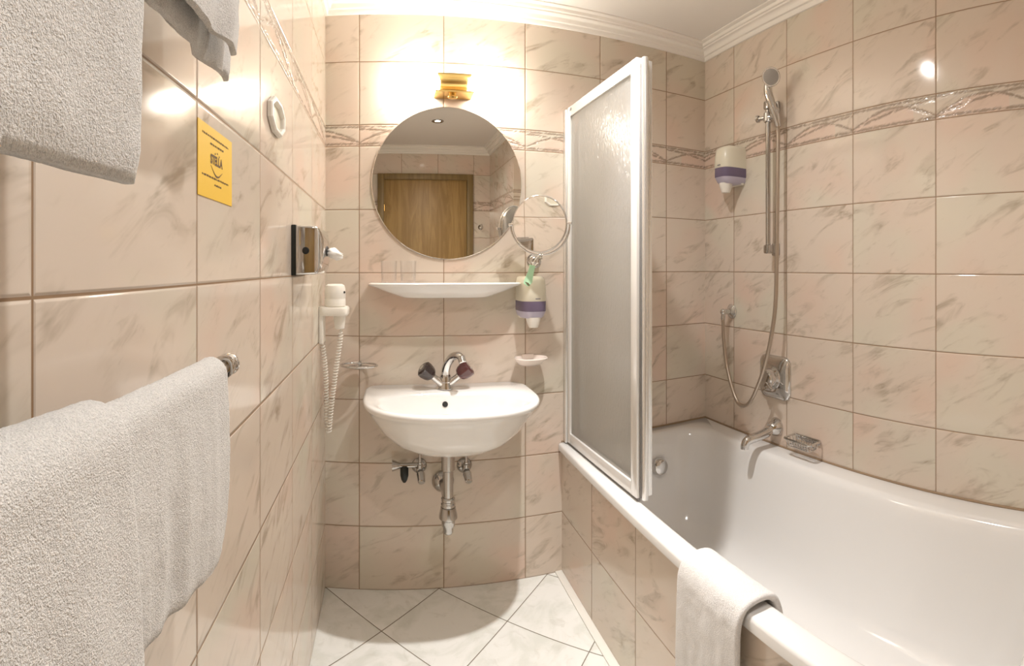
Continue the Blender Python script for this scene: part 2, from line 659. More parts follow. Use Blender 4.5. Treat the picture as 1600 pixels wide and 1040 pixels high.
# door
d = MB().box((0.20, YF, 0.0), (0.968, YF + 0.018, 2.03), 0.002)
door = struct('door_1', d, M['door'])
f = MB()
f.box((0.1445, YF, 0), (0.2, YF + 0.035, 2.085), 0.004)
f.box((0.968, YF, 0), (1.024, YF + 0.035, 2.085), 0.004)
f.box((0.2, YF, 2.03), (0.968, YF + 0.035, 2.085), 0.004)
link('door_frame', f, M['doorframe'], door)
for z in (0.35, 1.77):
    link('hinge', MB().cyl((0.205, YF + 0.024, z - 0.03), (0.205, YF + 0.024, z + 0.03), 0.008, bev=0.002), M['gold'], door)
h = MB().cyl((0.90, YF + 0.018, 1.05), (0.90, YF + 0.065, 1.05), 0.009)
h.tube([(0.90, YF + 0.062, 1.05), (0.86, YF + 0.068, 1.05), (0.78, YF + 0.066, 1.05)], 0.009, 10, 4)
h.box((0.88, YF + 0.016, 0.93), (0.92, YF + 0.022, 1.12), 0.003)
link('door_handle', h, M['gold'], door)

# ------------------------------------------------------------------ ceiling downlights
dl = thing('ceiling_downlight', (0, 0, 0), 'round chrome recessed spotlight in the ceiling, mirrored in the top of the round mirror', 'ceiling light', 'ceiling downlights')
link('rim', MB().lathe([(0.020, 0.0), (0.044, -0.001), (0.046, -0.004), (0.043, -0.007), (0.036, -0.008), (0.021, -0.002), (0.020, 0.0)], n=40), M['chrome2'], dl)
link('lens', MB().lathe([(0.001, -0.004), (0.019, -0.004), (0.020, -0.001), (0.001, -0.001)], n=32), M['lens'], dl)
dl.location = (DL[1][0], DL[1][1], CEILZ)
dup(dl, (DL[0][0], DL[0][1], CEILZ), 0, 'round chrome recessed spotlight in the ceiling above the wash basin and bath rim')

# ------------------------------------------------------------------ bathtub
tub = thing('bathtub', (1.32, -0.87, 0), 'white enamelled built-in bathtub behind the tiled apron', 'bathtub')
tx0, tx1, ty0, ty1 = 0.945, XR - 0.001, YB + 0.001, -0.001
k = 12
rg = [rrect(tx0 + 0.010, tx1, ty0, ty1, 0.004, 0.508, k), rrect(tx0, tx1, ty0, ty1, 0.006, 0.512, k),
      rrect(tx0, tx1, ty0, ty1, 0.008, 0.532, k), rrect(tx0 + 0.003, tx1 - 0.001, ty0, ty1, 0.010, 0.538, k),
      rrect(tx0 + 0.009, tx1 - 0.002, ty0 + 0.002, ty1 - 0.002, 0.014, 0.5405, k),
      rrect(1.000, 1.622, -1.700, -0.060, 0.13, 0.5400, k), rrect(1.006, 1.612, -1.696, -0.068, 0.13, 0.538, k),
      rrect(1.013, 1.602, -1.690, -0.076, 0.13, 0.531, k), rrect(1.020, 1.594, -1.684, -0.084, 0.13, 0.517, k),
      rrect(1.027, 1.586, -1.675, -0.092, 0.13, 0.49, k), rrect(1.038, 1.572, -1.655, -0.106, 0.13, 0.42, k),
      rrect(1.050, 1.556, -1.63, -0.124, 0.13, 0.33, k), rrect(1.064, 1.540, -1.60, -0.144, 0.13, 0.25, k),
      rrect(1.084, 1.520, -1.56, -0.170, 0.13, 0.19, k), rrect(1.115, 1.490, -1.51, -0.205, 0.12, 0.155, k),
      rrect(1.16, 1.445, -1.45, -0.26, 0.10, 0.142, k)]
link('tub_body', MB().loft(rg, cap0=False, cap1=True), M['enamel'], tub, sharp=60)
oc = MB().lathe([(0.001, 0.026), (0.018, 0.027), (0.030, 0.022), (0.036, 0.010), (0.037, 0.0)], (1.365, -0.116, 0.412), (0, -1, 0.12), 36)
oc.torus((1.365, -0.134, 0.413), (0, -1, 0.12), 0.021, 0.003)
link('overflow_cap', oc, M['chrome'], tub)

# ------------------------------------------------------------------ folding bath screen
sc = thing('bath_screen', (0.985, -0.005, 0.541), 'folded bath screen of textured glass in white and aluminium frames on the tub rim', 'shower screen')
link('wall_profile', MB().box((0.968, -0.030, 0.545), (0.998, -0.001, 1.925), 0.002), M['alu'], sc)
P0, P1 = V((0.984, -0.034, 0)), V((1.004, -0.602, 0))
dv = (P1 - P0).normalized()
nv = V((dv.y, -dv.x, 0))   # towards the room (-x)


def bar(mb, s0, s1, z0, z1, off, th, bev=0.002):
    b = bmesh.new()
    c = P0 + dv * ((s0 + s1) / 2) + nv * off
    m = MX.Translation(V((c.x, c.y, (z0 + z1) / 2))) @ MX(((dv.x, nv.x, 0, 0), (dv.y, nv.y, 0, 0), (0, 0, 1, 0), (0, 0, 0, 1))) @ MX.Diagonal((abs(s1 - s0), th, z1 - z0, 1))
    bmesh.ops.create_cube(b, size=1, matrix=m)
    bmesh.ops.bevel(b, geom=list(b.edges), offset=bev, segments=2, affect='EDGES', profile=0.5)
    mb.add(b)
    return mb


L = (P1 - P0).length
zb, zt = 0.552, 1.928
fm = MB()
bar(fm, 0, 0.026, zb, zt, 0, 0.022)
bar(fm, L - 0.038, L, zb, zt, 0, 0.022)
bar(fm, 0.024, L - 0.036, zt - 0.040, zt, 0, 0.020)
bar(fm, 0.024, L - 0.036, zb, zb + 0.040, 0, 0.020)
fr1 = link('frame', fm, M['white_frame'], sc)
g1 = bar(MB(), 0.020, L - 0.032, zb + 0.03, zt - 0.03, 0, 0.004, 0.0005)
link('glass_pane', g1, M['sglass'], fr1)
bt = bar(MB(), 0.030, 0.042, zt - 0.018, zt - 0.008, 0.0112, 0.002, 0.0005)
link('screw_cap', bt, M['gasket'], fr1)
hg = MB()
for zz in (zb, 1.1, 1.62, zt - 0.27):
    pass
hc = P0 + dv * (L + 0.009) - nv * 0.014
hg.cyl((hc.x, hc.y, zb - 0.006), (hc.x, hc.y, zt), 0.011, bev=0.002)
link('hinge', hg, M['alu'], sc)
hs_ = MB()
bar(hs_, L + 0.000, L + 0.006, zb, zt - 0.02, -0.002, 0.008, 0.001)
link('seal', hs_, M['gasket'], sc)
OF = -0.034
f2 = MB()
bar(f2, 0.035, 0.058, zb, zt - 0.004, OF, 0.020)
bar(f2, L - 0.030, L + 0.004, zb, zt - 0.004, OF, 0.020)
bar(f2, 0.056, L - 0.028, zt - 0.044, zt - 0.004, OF, 0.018)
bar(f2, 0.056, L - 0.028, zb, zb + 0.040, OF, 0.018)
fr2 = link('frame', f2, M['alu'], sc)
link('glass_pane', bar(MB(), 0.052, L - 0.025, zb + 0.03, zt - 0.034, OF, 0.004, 0.0005), M['sglass'], fr2)
link('bottom_seal', bar(MB(), 0.0, L, 0.5415, zb + 0.001, 0, 0.006, 0.0005), M['gasket'], sc)

# ------------------------------------------------------------------ wash basin
SX = 0.475
basin = thing('wash_basin', (SX, 0, 0.6), 'white ceramic wall-hung wash basin below the glass shelf', 'sink')


def dring(hw, yb, yf, z, n=64, p=2.6, cx=SX):
    """D-shaped ring: straight back at yb, super-elliptic front to yf"""
    out = []
    for i in range(n):
        t = 2 * pi * i / n
        c, s_ = cos(t), sin(t)
        ex = abs(c) ** (2 / p) * (1 if c >= 0 else -1)
        ey = abs(s_) ** (2 / p) * (1 if s_ >= 0 else -1)
        ym = yb + (yf - yb) * 0.40
        if ey >= 0:
            y = ym + (yb - ym) * min(1, abs(s_) ** (2 / 9))
            x = cx + hw * (abs(c) ** (2 / 9)) * (1 if c >= 0 else -1) * (1 - 0.045 * abs(s_))
        else:
            y = ym + (yf - ym) * abs(ey)
            x = cx + hw * ex
        out.append(V((x, y, z)))
    return out


def ering(hx, hy, cy, z, n=64, p=2.5, cx=SX):
    out = []
    for i in range(n):
        t = 2 * pi * i / n
        c, s_ = cos(t), sin(t)
        out.append(V((cx + hx * abs(c) ** (2 / p) * (1 if c >= 0 else -1), cy + hy * abs(s_) ** (2 / p) * (1 if s_ >= 0 else -1), z)))
    return out


rg = [dring(0.05, -0.17, -0.27, 0.632), dring(0.10, -0.10, -0.30, 0.635), dring(0.165, -0.04, -0.335, 0.646),
      dring(0.215, -0.012, -0.362, 0.668), dring(0.255, -0.004, -0.385, 0.704), dring(0.283, -0.002, -0.402, 0.745),
      dring(0.298, -0.002, -0.413, 0.768), dring(0.306, -0.002, -0.424, 0.782), dring(0.314, -0.002, -0.432, 0.790),
      dring(0.316, -0.002, -0.434, 0.800), dring(0.313, -0.002, -0.431, 0.807), dring(0.305, -0.004, -0.424, 0.810),
      ering(0.268, 0.152, -0.250, 0.806), ering(0.258, 0.143, -0.250, 0.801), ering(0.250, 0.137, -0.250, 0.790),
      ering(0.238, 0.130, -0.249, 0.765), ering(0.215, 0.118, -0.246, 0.730), ering(0.170, 0.096, -0.24, 0.705),
      ering(0.10, 0.062, -0.23, 0.690), ering(0.03, 0.025, -0.22, 0.684)]
link('basin_body', MB().loft(rg), M['ceramic'], basin, sharp=80)
ov = MB().lathe([(0.001, 0.003), (0.0095, 0.003), (0.0105, 0.001), (0.0105, -0.004)], (0.461, -0.1215, 0.762), (0, -1, 0.28), 28)
link('overflow_hole', ov, M['hole'], basin)

# mixer tap on the basin
tp = thing('basin_tap', (0.468, -0.07, 0.809), 'chrome two-handle mixer tap with smoky cross handles on the wash basin', 'faucet')
b = MB().lathe([(0.030, 0), (0.030, 0.004), (0.026, 0.012), (0.024, 0.026), (0.024, 0.040), (0.020, 0.052), (0.016, 0.058), (0.001, 0.060)], (0.468, -0.070, 0.809))
for s_ in (-1, 1):
    b.cyl((0.468 + s_ * 0.004, -0.074, 0.820), (0.468 + s_ * 0.052, -0.082, 0.860), 0.0145, 0.0125, bev=0.002)
    b.cyl((0.468 + s_ * 0.046, -0.081, 0.855), (0.468 + s_ * 0.056, -0.083, 0.864), 0.0135, bev=0.002)
link('tap_body', b, M['chrome'], tp)
sp = MB().tube([(0.468, -0.070, 0.848), (0.469, -0.073, 0.880), (0.477, -0.084, 0.910), (0.492, -0.106, 0.935), (0.508, -0.132, 0.944), (0.519, -0.148, 0.937)],
               lambda t: 0.0180 - 0.0045 * t, 16, 6)
sp.cyl((0.517, -0.144, 0.944), (0.523, -0.156, 0.920), 0.0145, bev=0.003)
link('spout', sp, M['chrome'], tp)
for s_, mm in ((-1, 'darkred'), (1, 'redacr')):
    ax = V((s_ * 0.72, -0.14, 0.62)).normalized()
    o = V((0.468 + s_ * 0.054, -0.083, 0.862))
    q = ax.to_track_quat('Z', 'Y').to_matrix()
    n = 48
    rings = []
    for r, hh in ((0.015, -0.006), (0.024, 0.000), (0.0285, 0.010), (0.0325, 0.030), (0.0315, 0.044), (0.024, 0.050), (0.001, 0.051)):
        rings.append([o + q @ V((r * (1 - 0.13 * abs(sin(2 * 2 * pi * i / n)) ** 0.7) * cos(2 * pi * i / n),
                                 r * (1 - 0.13 * abs(sin(2 * 2 * pi * i / n)) ** 0.7) * sin(2 * pi * i / n), hh)) for i in range(n)])
    hd = link('handle', MB().loft(rings), M[mm], tp)
    link('handle_cap', MB().lathe([(0.011, 0.050), (0.011, 0.052), (0.001, 0.053)], o, ax, 20), M['chrome'], hd)

# bottle trap
tr = thing('bottle_trap', (0.463, -0.2, 0.32), 'chrome bottle trap hanging under the wash basin', 'drain pipe')
link('tail_pipe', MB().lathe([(0.0185, 0.40), (0.0185, 0.612), (0.024, 0.614), (0.030, 0.620), (0.030, 0.633)][::-1], (0.463, -0.2, 0), n=32), M['chrome2'], tr)
link('collar', MB().lathe([(0.021, 0.548), (0.0245, 0.552), (0.0245, 0.618), (0.021, 0.622)], (0.463, -0.2, 0)), M['chrome2'], tr)
link('compression_nut', MB().lathe([(0.022, 0.418), (0.026, 0.422), (0.026, 0.430), (0.0225, 0.434), (0.0225, 0.438), (0.025, 0.441), (0.025, 0.449), (0.021, 0.453)], (0.463, -0.2, 0)), M['chrome2'], tr)
cup = MB().lathe([(0.001, 0.322), (0.014, 0.323), (0.0175, 0.328), (0.0180, 0.345), (0.0235, 0.352), (0.0245, 0.372), (0.0330, 0.380), (0.0330, 0.388), (0.0265, 0.418), (0.022, 0.420)], (0.463, -0.2, 0))
link('trap_cup', cup, M['chrome2'], tr)
link('waste_pipe', MB().cyl((0.463, -0.19, 0.428), (0.463, -0.004, 0.428), 0.016), M['chrome2'], tr)
link('rosette', MB().lathe([(0.016, 0.024), (0.022, 0.022), (0.034, 0.014), (0.043, 0.004), (0.044, 0.0)], (0.466, -0.001, 0.425), (0, -1, 0), 40), M['chrome2'], tr)


# angle valves
def valve(px, pz, left):
    if left:
        t = thing('angle_valve', (px, 0, pz), 'chrome angle valve with a side tap under the left half of the basin', 'valve', 'valves under the basin')
    else:
        t = thing('angle_valve', (px, 0, pz), 'small chrome angle valve under the basin right of the trap', 'valve', 'valves under the basin')
    link('rosette', MB().lathe([(0.010, 0.016), (0.018, 0.014), (0.030, 0.004), (0.031, 0.001)], (px, 0, pz), (0, -1, 0), 30), M['chrome2'], t)
    link('valve_body', MB().cyl((px, -0.01, pz), (px, -0.062, pz), 0.014, bev=0.002).cyl((px, -0.050, pz - 0.014), (px, -0.050, pz + 0.024), 0.012, bev=0.002), M['chrome2'], t)
    link('valve_knob', MB().cyl((px + 0.002, -0.062, pz - 0.006), (px + 0.004, -0.096, pz - 0.028), 0.017, 0.014, n=10, bev=0.003), M['chrome'], t)
    link('supply_pipe', MB().cyl((px, -0.050, pz + 0.020), (px, -0.050, 0.662), 0.0045, n=12).cyl((px, -0.050, pz + 0.014), (px, -0.050, pz + 0.030), 0.008, n=6), M['chrome2'], t)
    return t


tl = valve(0.371, 0.490, True)
hp = MB().cyl((0.365, -0.045, 0.509), (0.292, -0.052, 0.511), 0.0100)
hp.lathe([(0.010, 0), (0.012, 0.006), (0.019, 0.022), (0.022, 0.032), (0.001, 0.033)], (0.296, -0.052, 0.511), (-1, 0, 0))
link('side_tap', hp, M['chrome2'], tl)
link('hose_connector', MB().lathe([(0.011, 0.062), (0.016, 0.054), (0.016, 0.026), (0.012, 0.010), (0.006, 0.0)][::-1], (0.311, -0.055, 0.448), n=12), M['black'], tl)
valve(0.551, 0.484, False)

# ------------------------------------------------------------------ shelf and glasses
sh = MB()


def bring(hw, d, z, p=5, cx=0.470):
    out = []
    n = 56
    for i in range(n):
        t = pi * i / (n - 1)
        out.append(V((cx - hw * abs(cos(t)) ** (2 / p) * (1 if cos(t) >= 0 else -1), -d * sin(t) ** (2 / p) if 0 < i < n - 1 else -0.001, z)))
    return out


sh.loft([bring(0.165, 0.085, 1.1555), bring(0.172, 0.095, 1.158), bring(0.235, 0.112, 1.180), bring(0.280, 0.124, 1.198),
         bring(0.296, 0.130, 1.203), bring(0.298, 0.132, 1.209), bring(0.294, 0.129, 1.2125), bring(0.288, 0.122, 1.2135)])
shelf = tag(link('shelf', sh, M['ceramic'], sharp=50), 'long white ceramic shelf on the wall under the round mirror', 'shelf')

gl = thing('drinking_glass', (0, 0, 0), 'clear drinking glass on the white shelf, the left one of the pair', 'glass', 'drinking glasses on the shelf')
link('tumbler', MB().lathe([(0.001, 0.0), (0.026, 0.0), (0.0285, 0.004), (0.0315, 0.082), (0.0305, 0.0835), (0.0295, 0.082), (0.0265, 0.007), (0.001, 0.006)], n=36), M['glass'], gl)
gl.location = (0.252, -0.066, 1.2137)
dup(gl, (0.325, -0.066, 1.2137), 0, 'clear drinking glass on the white shelf, the right one of the pair')

# ------------------------------------------------------------------ round mirror (leans forward a hair)
mr = thing('round_mirror', (0.486, -0.006, 1.305), 'large round frameless wall mirror above the shelf', 'mirror')
a = 0.0077
ax = V((0, -cos(a), -sin(a)))
cm = V((0.4845, -0.0075, 1.604))
link('mirror_backing', MB().lathe([(0.001, 0), (0.296, 0), (0.296, 0.002), (0.001, 0.002)], cm - ax * 0.0022, ax, 96), M['gasket'], mr)
link('mirror_glass', MB().lathe([(0.3005, 0.0), (0.3015, 0.0012), (0.2985, 0.0045), (0.001, 0.0046)], cm, ax, 128), M['mirror'], mr, sharp=2)

# ------------------------------------------------------------------ lamp above the mirror
lp = thing('vanity_lamp', (0.503, 0, 1.93), 'brass wall lamp with two glowing frosted glasses above the round mirror', 'wall lamp')
cx = 0.503


def lring(hw, d, z):
    return [V((cx - hw, -0.001, z)), V((cx + hw, -0.001, z)), V((cx + hw, -d, z)), V((cx - hw, -d, z))]


bk = MB().loft([lring(0.074, 0.085, 1.940), lring(0.076, 0.088, 1.944), lring(0.070, 0.082, 1.950), lring(0.058, 0.066, 1.962), lring(0.054, 0.060, 1.972), lring(0.055, 0.062, 1.986),
                lring(0.060, 0.072, 2.000), lring(0.065, 0.082, 2.007), lring(0.065, 0.084, 2.011), lring(0.06, 0.08, 2.012)])
link('bracket', bk, M['gold'], lp, sharp=50)
link('knob', MB().lathe([(0.001, -0.017), (0.010, -0.017), (0.012, -0.013), (0.012, -0.010), (0.008, -0.007), (0.008, 0.002)], (cx - 0.006, -0.058, 1.940), sx=1.6), M['gold'], lp)
for s_ in (-1, 1):
    link('lamp_shade', MB().lathe([(0.020, 0), (0.026, 0.004), (0.028, 0.012), (0.028, 0.122), (0.024, 0.132), (0.014, 0.138), (0.001, 0.140)], (cx + s_ * 0.056, -0.052, 1.975), (s_, 0, 0)), M['tube'], lp)

# ------------------------------------------------------------------ magnifying mirror
mg = thing('magnifying_mirror', (0.836, 0, 1.30), 'round chrome magnifying mirror on a wall arm between mirror and bath screen', 'mirror')
C0 = V((0.806, -0.19, 1.434))
nm = V((-0.58, -0.815, -0.03)).normalized()
rx = nm.cross(V((0, 0, 1))).normalized() * -1
link('mirror_disc', MB().lathe([(0.001, 0.0), (0.102, 0.0), (0.102, 0.006), (0.001, 0.0062)], C0, nm, 72), M['mirror2'], mg, sharp=5)
link('rim', MB().torus(C0 + nm * 0.002, nm, 0.1035, 0.0042, 72, 12), M['chrome'], mg)
link('mirror_back', MB().lathe([(0.102, 0.0), (0.098, 0.008), (0.06, 0.014), (0.001, 0.016)], C0, -nm, 64), M['chrome2'], mg)
fk = MB()
side = V((cos(0.10), sin(0.10), 0))
fn = side.cross(V((0, 0, 1))).normalized()
pts = []
for i in range(33):
    t = pi + pi * i / 32
    pts.append(C0 + V((rx.x * 0.116 * cos(t), rx.y * 0.116 * cos(t), 0.116 * sin(t))) - nm * 0.018 * abs(sin(t)))
fk.tube(pts, 0.0035, 10)
for s_ in (-1, 1):
    fk.cyl(C0 + rx * (0.106 * s_), C0 + rx * (0.124 * s_), 0.0055, bev=0.001)
link('fork', fk, M['chrome'], mg)
bot = pts[16]
am = MB().tube([bot, bot + V((0.004, 0.02, -0.006)), (0.828, -0.12, 1.308), (0.836, -0.07, 1.302), (0.838, -0.02, 1.300)], 0.0065, 12, 5)
am.cyl((0.828, -0.10, 1.288), (0.828, -0.10, 1.326), 0.010, bev=0.002)
link('arm', am, M['chrome'], mg)
link('wall_plate', MB().lathe([(0.001, 0.030), (0.016, 0.030), (0.020, 0.026), (0.024, 0.006), (0.031, 0.003), (0.031, 0.0)], (0.840, 0, 1.298), (0, -1, 0), 36), M['chrome'], mg)

# paper tag hanging from the arm
tg = thing('paper_tag', (0.80, -0.105, 1.19), 'mint green paper tag on a white loop hanging under the magnifying mirror', 'tag')
link('loop', MB().tube([(0.799, -0.112, 1.270), (0.808, -0.113, 1.296), (0.829, -0.112, 1.318), (0.842, -0.108, 1.310), (0.838, -0.104, 1.298), (0.818, -0.110, 1.284), (0.802, -0.112, 1.265)], 0.0030, 8, 6, flat=0.6), M['plastic'], tg)
poly = [(0.790, -0.114, 1.283), (0.812, -0.116, 1.277), (0.806, -0.118, 1.258), (0.797, -0.120, 1.212), (0.781, -0.121, 1.198), (0.763, -0.121, 1.210), (0.765, -0.120, 1.222), (0.782, -0.116, 1.256)]
pt = link('paper_strip', MB().prism(poly, (0, 0.0012, 0)), M['mint'], tg)
for i, (u_, v_, l_) in enumerate(((0.770, 1.213, 0.014), (0.773, 1.208, 0.015), (0.777, 1.2035, 0.010))):
    link('print', MB().prism([(u_, -0.1216, v_ + 0.003), (u_ + l_, -0.1216, v_ - 0.002), (u_ + l_, -0.1216, v_ - 0.0045), (u_, -0.1216, v_ + 0.0005)], (0, 0.0006, 0)), M['ink'], pt)


# ------------------------------------------------------------------ soap dispensers
def dispenser():
    """front faces -y, back on the plane y=0, z=0 at the nozzle tip"""
    t = thing('soap_dispenser', (0, 0, 0), 'cream and purple soap dispenser on the wall beside the basin, below the magnifying mirror', 'soap dispenser', 'soap dispensers')

    def ring(hw, d, z, p=3.5, n=28):
        o = []
        for i in range(n):
            a_ = pi * i / (n - 1)
            o.append(V((-hw * abs(cos(a_)) ** (2 / p) * (1 if cos(a_) >= 0 else -1), -d * (sin(a_) ** (2 / p) if 0 < i < n - 1 else 0), z)))
        return o
    link('wall_bracket', MB().box((-0.046, -0.020, 0.035), (0.046, 0, 0.190), 0.006), M['plastic'], t)
    link('cover', MB().loft([ring(0.056, 0.112, 0.106), ring(0.056, 0.114, 0.109), ring(0.055, 0.112, 0.150), ring(0.053, 0.106, 0.185), ring(0.049, 0.094, 0.199), ring(0.040, 0.080, 0.203)]), M['cream'], t, sharp=50)
    link('purple_band', MB().loft([ring(0.054, 0.110, 0.066), ring(0.055, 0.112, 0.070), ring(0.055, 0.112, 0.106)]), M['purple'], t)
    link('push_lever', MB().loft([ring(0.040, 0.090, 0.038), ring(0.048, 0.100, 0.046), ring(0.054, 0.110, 0.066)]), M['lilac'], t)
    link('nozzle', MB().lathe([(0.001, 0.000), (0.018, 0.001), (0.021, 0.008), (0.028, 0.030), (0.030, 0.042)], (0, -0.070, 0), n=28), M['plastic'], t)
    link('logo_print', MB().box((-0.004, -0.1150, 0.114), (0.016, -0.1135, 0.119), 0.0004), M['gasket'], t)
    return t


dp = dispenser()
dp.location = (0.817, 0, 1.033)
dup(dp, (XR, -0.252, 1.598), -pi / 2, 'cream and purple soap dispenser on the bath wall, left of the shower rail')

# ------------------------------------------------------------------ soap dishes
sd = thing('soap_dish', (0.805, 0, 0.872), 'oval pinkish-white ceramic soap dish on the wall right of the tap', 'soap dish')


def sring(hx, d, z, cx=0.812):
    n = 40
    return [V((cx + hx * cos(2 * pi * i / n), -0.002 - d / 2 + d / 2 * sin(2 * pi * i / n), z)) for i in range(n)]


link('dish', MB().loft([sring(0.035, 0.05, 0.876), sring(0.050, 0.075, 0.886), sring(0.064, 0.100, 0.903), sring(0.068, 0.106, 0.910), sring(0.066, 0.103, 0.913),
                        sring(0.060, 0.092, 0.910), sring(0.046, 0.070, 0.900), sring(0.02, 0.03, 0.896)]), M['pink'], sd, sharp=60)
link('wall_plate', MB().box((0.788, -0.008, 0.868), (0.838, 0, 0.918), 0.004), M['pink'], sd)

sr = thing('soap_ring', (0.135, 0, 0.88), 'oval chrome wire soap holder on the wall above the basin, left side', 'soap dish')
t_ = MB()
pts = [(0.137 + 0.070 * cos(2 * pi * i / 40), -0.060 + 0.050 * sin(2 * pi * i / 40), 0.897) for i in range(40)]
t_.tube(pts, 0.0042, 10, closed=True)
link('ring', t_, M['chrome'], sr)
link('dish_plate', MB().lathe([(0.001, 0.0), (0.030, 0.001), (0.040, 0.006), (0.037, 0.006), (0.028, 0.003), (0.001, 0.002)], (0.137, -0.060, 0.886), n=36), M['chrome2'], sr)
link('wall_arm', MB().cyl((0.137, -0.013, 0.897), (0.137, -0.003, 0.897), 0.007).lathe([(0.010, 0), (0.010, 0.003), (0.008, 0.008), (0.001, 0.008)], (0.137, 0, 0.893), (0, -1, 0)), M['chrome'], sr)

# ------------------------------------------------------------------ tissue box on the left wall
tb = thing('tissue_dispenser', (0, -0.59, 1.25), 'chrome tissue box with black base plate on the left wall near the corner', 'tissue dispenser')
link('base_plate', MB().box((0, -0.700, 1.251), (0.013, -0.478, 1.384), 0.002), M['black'], tb)


def tring(x, g, r=0.016):
    q = rrect(-0.698 + g, -0.480 - g, 1.253 + g, 1.382 - g, r, 0, 6)
    return [V((x, p.x, p.y)) for p in q]


link('cover', MB().loft([tring(0.013, 0.0, 0.006), tring(0.060, 0.001, 0.008), tring(0.067, 0.004, 0.010), tring(0.074, 0.016, 0.02), tring(0.079, 0.035, 0.02), tring(0.080, 0.060, 0.005)]), M['chrome'], tb, sharp=70)
link('slot', MB().lathe([(0.001, 0.0022), (0.017, 0.002), (0.019, -0.003)], (0.0795, -0.585, 1.318), (1, 0, 0), 30, sx=1.7, sy=0.8), M['hole'], tb)
link('lock', MB().lathe([(0.001, 0.0035), (0.004, 0.0035), (0.0042, 0.002), (0.0085, 0.0018), (0.0095, 0)], (0.038, -0.698, 1.316), (0, -1, 0), 24), M['hole'], tb)
tis = MB()
nn = 28
rgs = []
for j in range(9):
    t = j / 8
    rr = 0.008 + 0.020 * sin(min(1, t * 1.5) * pi / 2) * (1 - t) ** 0.6
    c0 = V((0.081 + 0.040 * t, -0.585 + 0.012 * t, 1.314 - 0.010 * t))
    rgs.append([c0 + V((0.003 * sin(5 * 2 * pi * i / nn), rr * 1.1 * cos(2 * pi * i / nn), rr * (0.75 + 0.18 * sin(3 * 2 * pi * i / nn + j)) * sin(2 * pi * i / nn))) for i in range(nn)])
tis.loft(rgs)
tag(link('tissue', tis, M['tissue']), 'white paper tissue sticking out of the chrome tissue box', 'tissue')

# ------------------------------------------------------------------ hair dryer in its holder
hh = thing('hair_dryer_holder', (0.05, -0.157, 1.0), 'white plastic holder for the hair dryer on the left wall at the corner', 'holder')
link('wall_box', MB().box((0, -0.195, 0.995), (0.016, -0.120, 1.128), 0.005), M['plastic'], hh)
cr = MB()
cr.loft([rrect(0.0, 0.102, -0.200, -0.114, 0.022, 1.098, 6), rrect(0.0, 0.106, -0.204, -0.110, 0.024, 1.104, 6), rrect(0.0, 0.106, -0.204, -0.110, 0.024, 1.124, 6), rrect(0.0, 0.103, -0.201, -0.113, 0.022, 1.129, 6)])
link('cradle', cr, M['plastic'], hh)
hd = thing('hair_dryer', (0.055, -0.157, 1.13), 'white hair dryer standing in the wall holder at the left corner', 'hair dryer')
link('dryer_body', MB().lathe([(0.034, 0.0), (0.0385, 0.004), (0.0385, 0.026), (0.0375, 0.028), (0.0375, 0.031), (0.0385, 0.033), (0.0375, 0.066), (0.034, 0.077), (0.026, 0.082), (0.001, 0.083)], (0.056, -0.157, 1.129), n=36), M['plastic'], hd)
link('button', MB().lathe([(0.001, 0.003), (0.004, 0.003), (0.0045, 0)], (0.090, -0.172, 1.182), (0.9, -0.43, 0), 14), M['hole'], hd)
link('grip', MB().lathe([(0.014, -0.052), (0.018, -0.049), (0.021, -0.02), (0.024, -0.001)], (0.072, -0.157, 1.099), n=24, sy=0.8), M['plastic'], hd)
# coiled cord
path = catmull([V(p) for p in [(0.078, -0.157, 1.048), (0.074, -0.160, 1.00), (0.060, -0.165, 0.90), (0.046, -0.168, 0.79), (0.038, -0.168, 0.71), (0.034, -0.165, 0.672),
                               (0.027, -0.160, 0.70), (0.024, -0.157, 0.80), (0.020, -0.155, 0.90), (0.012, -0.155, 0.97), (0.010, -0.156, 0.997)]], 40)
cl = [0.0]
for i in range(1, len(path)):
    cl.append(cl[-1] + (path[i] - path[i - 1]).length)
tot = cl[-1]
turns = int(tot / 0.0105)
N = turns * 12
pts = []
j = 0
for i in range(N + 1):
    s_ = tot * i / N
    while j < len(cl) - 2 and cl[j + 1] < s_:
        j += 1
    t = (s_ - cl[j]) / max(1e-6, cl[j + 1] - cl[j])
    p = path[j].lerp(path[j + 1], t)
    tg_ = (path[j + 1] - path[j]).normalized()
    x_ = V((0, 1, 0))
    x_ = (x_ - tg_ * x_.dot(tg_)).normalized()
    y_ = tg_.cross(x_)
    amp = 0.0072 * min(1, i / 20, (N - i) / 20)
    an = 2 * pi * turns * i / N
    pts.append(p + x_ * amp * cos(an) + y_ * amp * sin(an))
tag(link('coiled_cord', MB().tube(pts, 0.0024, 6), M['plastic']), 'white coiled hair dryer cord hanging in a loop from the holder', 'cord')

# ------------------------------------------------------------------ left wall: notice and octagonal plate
y0, y1, z0, z1 = -1.349, -1.201, 1.3725, 1.4765
nt = thing('notice', (0, (y0 + y1) / 2, z0), 'yellow printed paper notice stuck on the left wall tiles', 'sign')
link('paper', MB().box((0.0002, y0, z0), (0.0012, y1, z1)), M['paper'], nt)
lw = y1 - y0
hgt = z1 - z0


def textline(cy_, u0_, u1_, th, seed):
    rnd = random.Random(seed)
    m_ = MB()
    u_ = u0_
    while u_ < u1_:
        wl = min(rnd.uniform(0.02, 0.07), u1_ - u_)
        e_ = u_ + wl
        while u_ < e_ - 0.006:
            m_.box((0.0011, y0 + lw * u_, z1 - hgt * cy_ - th * rnd.uniform(0.3, 0.5)), (0.0015, y0 + lw * (u_ + 0.0075), z1 - hgt * cy_ + th * rnd.uniform(0.25, 0.6)))
            u_ += 0.0105
        u_ += 0.012
    return link('text_line', m_, M['ink'], nt, smooth=False)


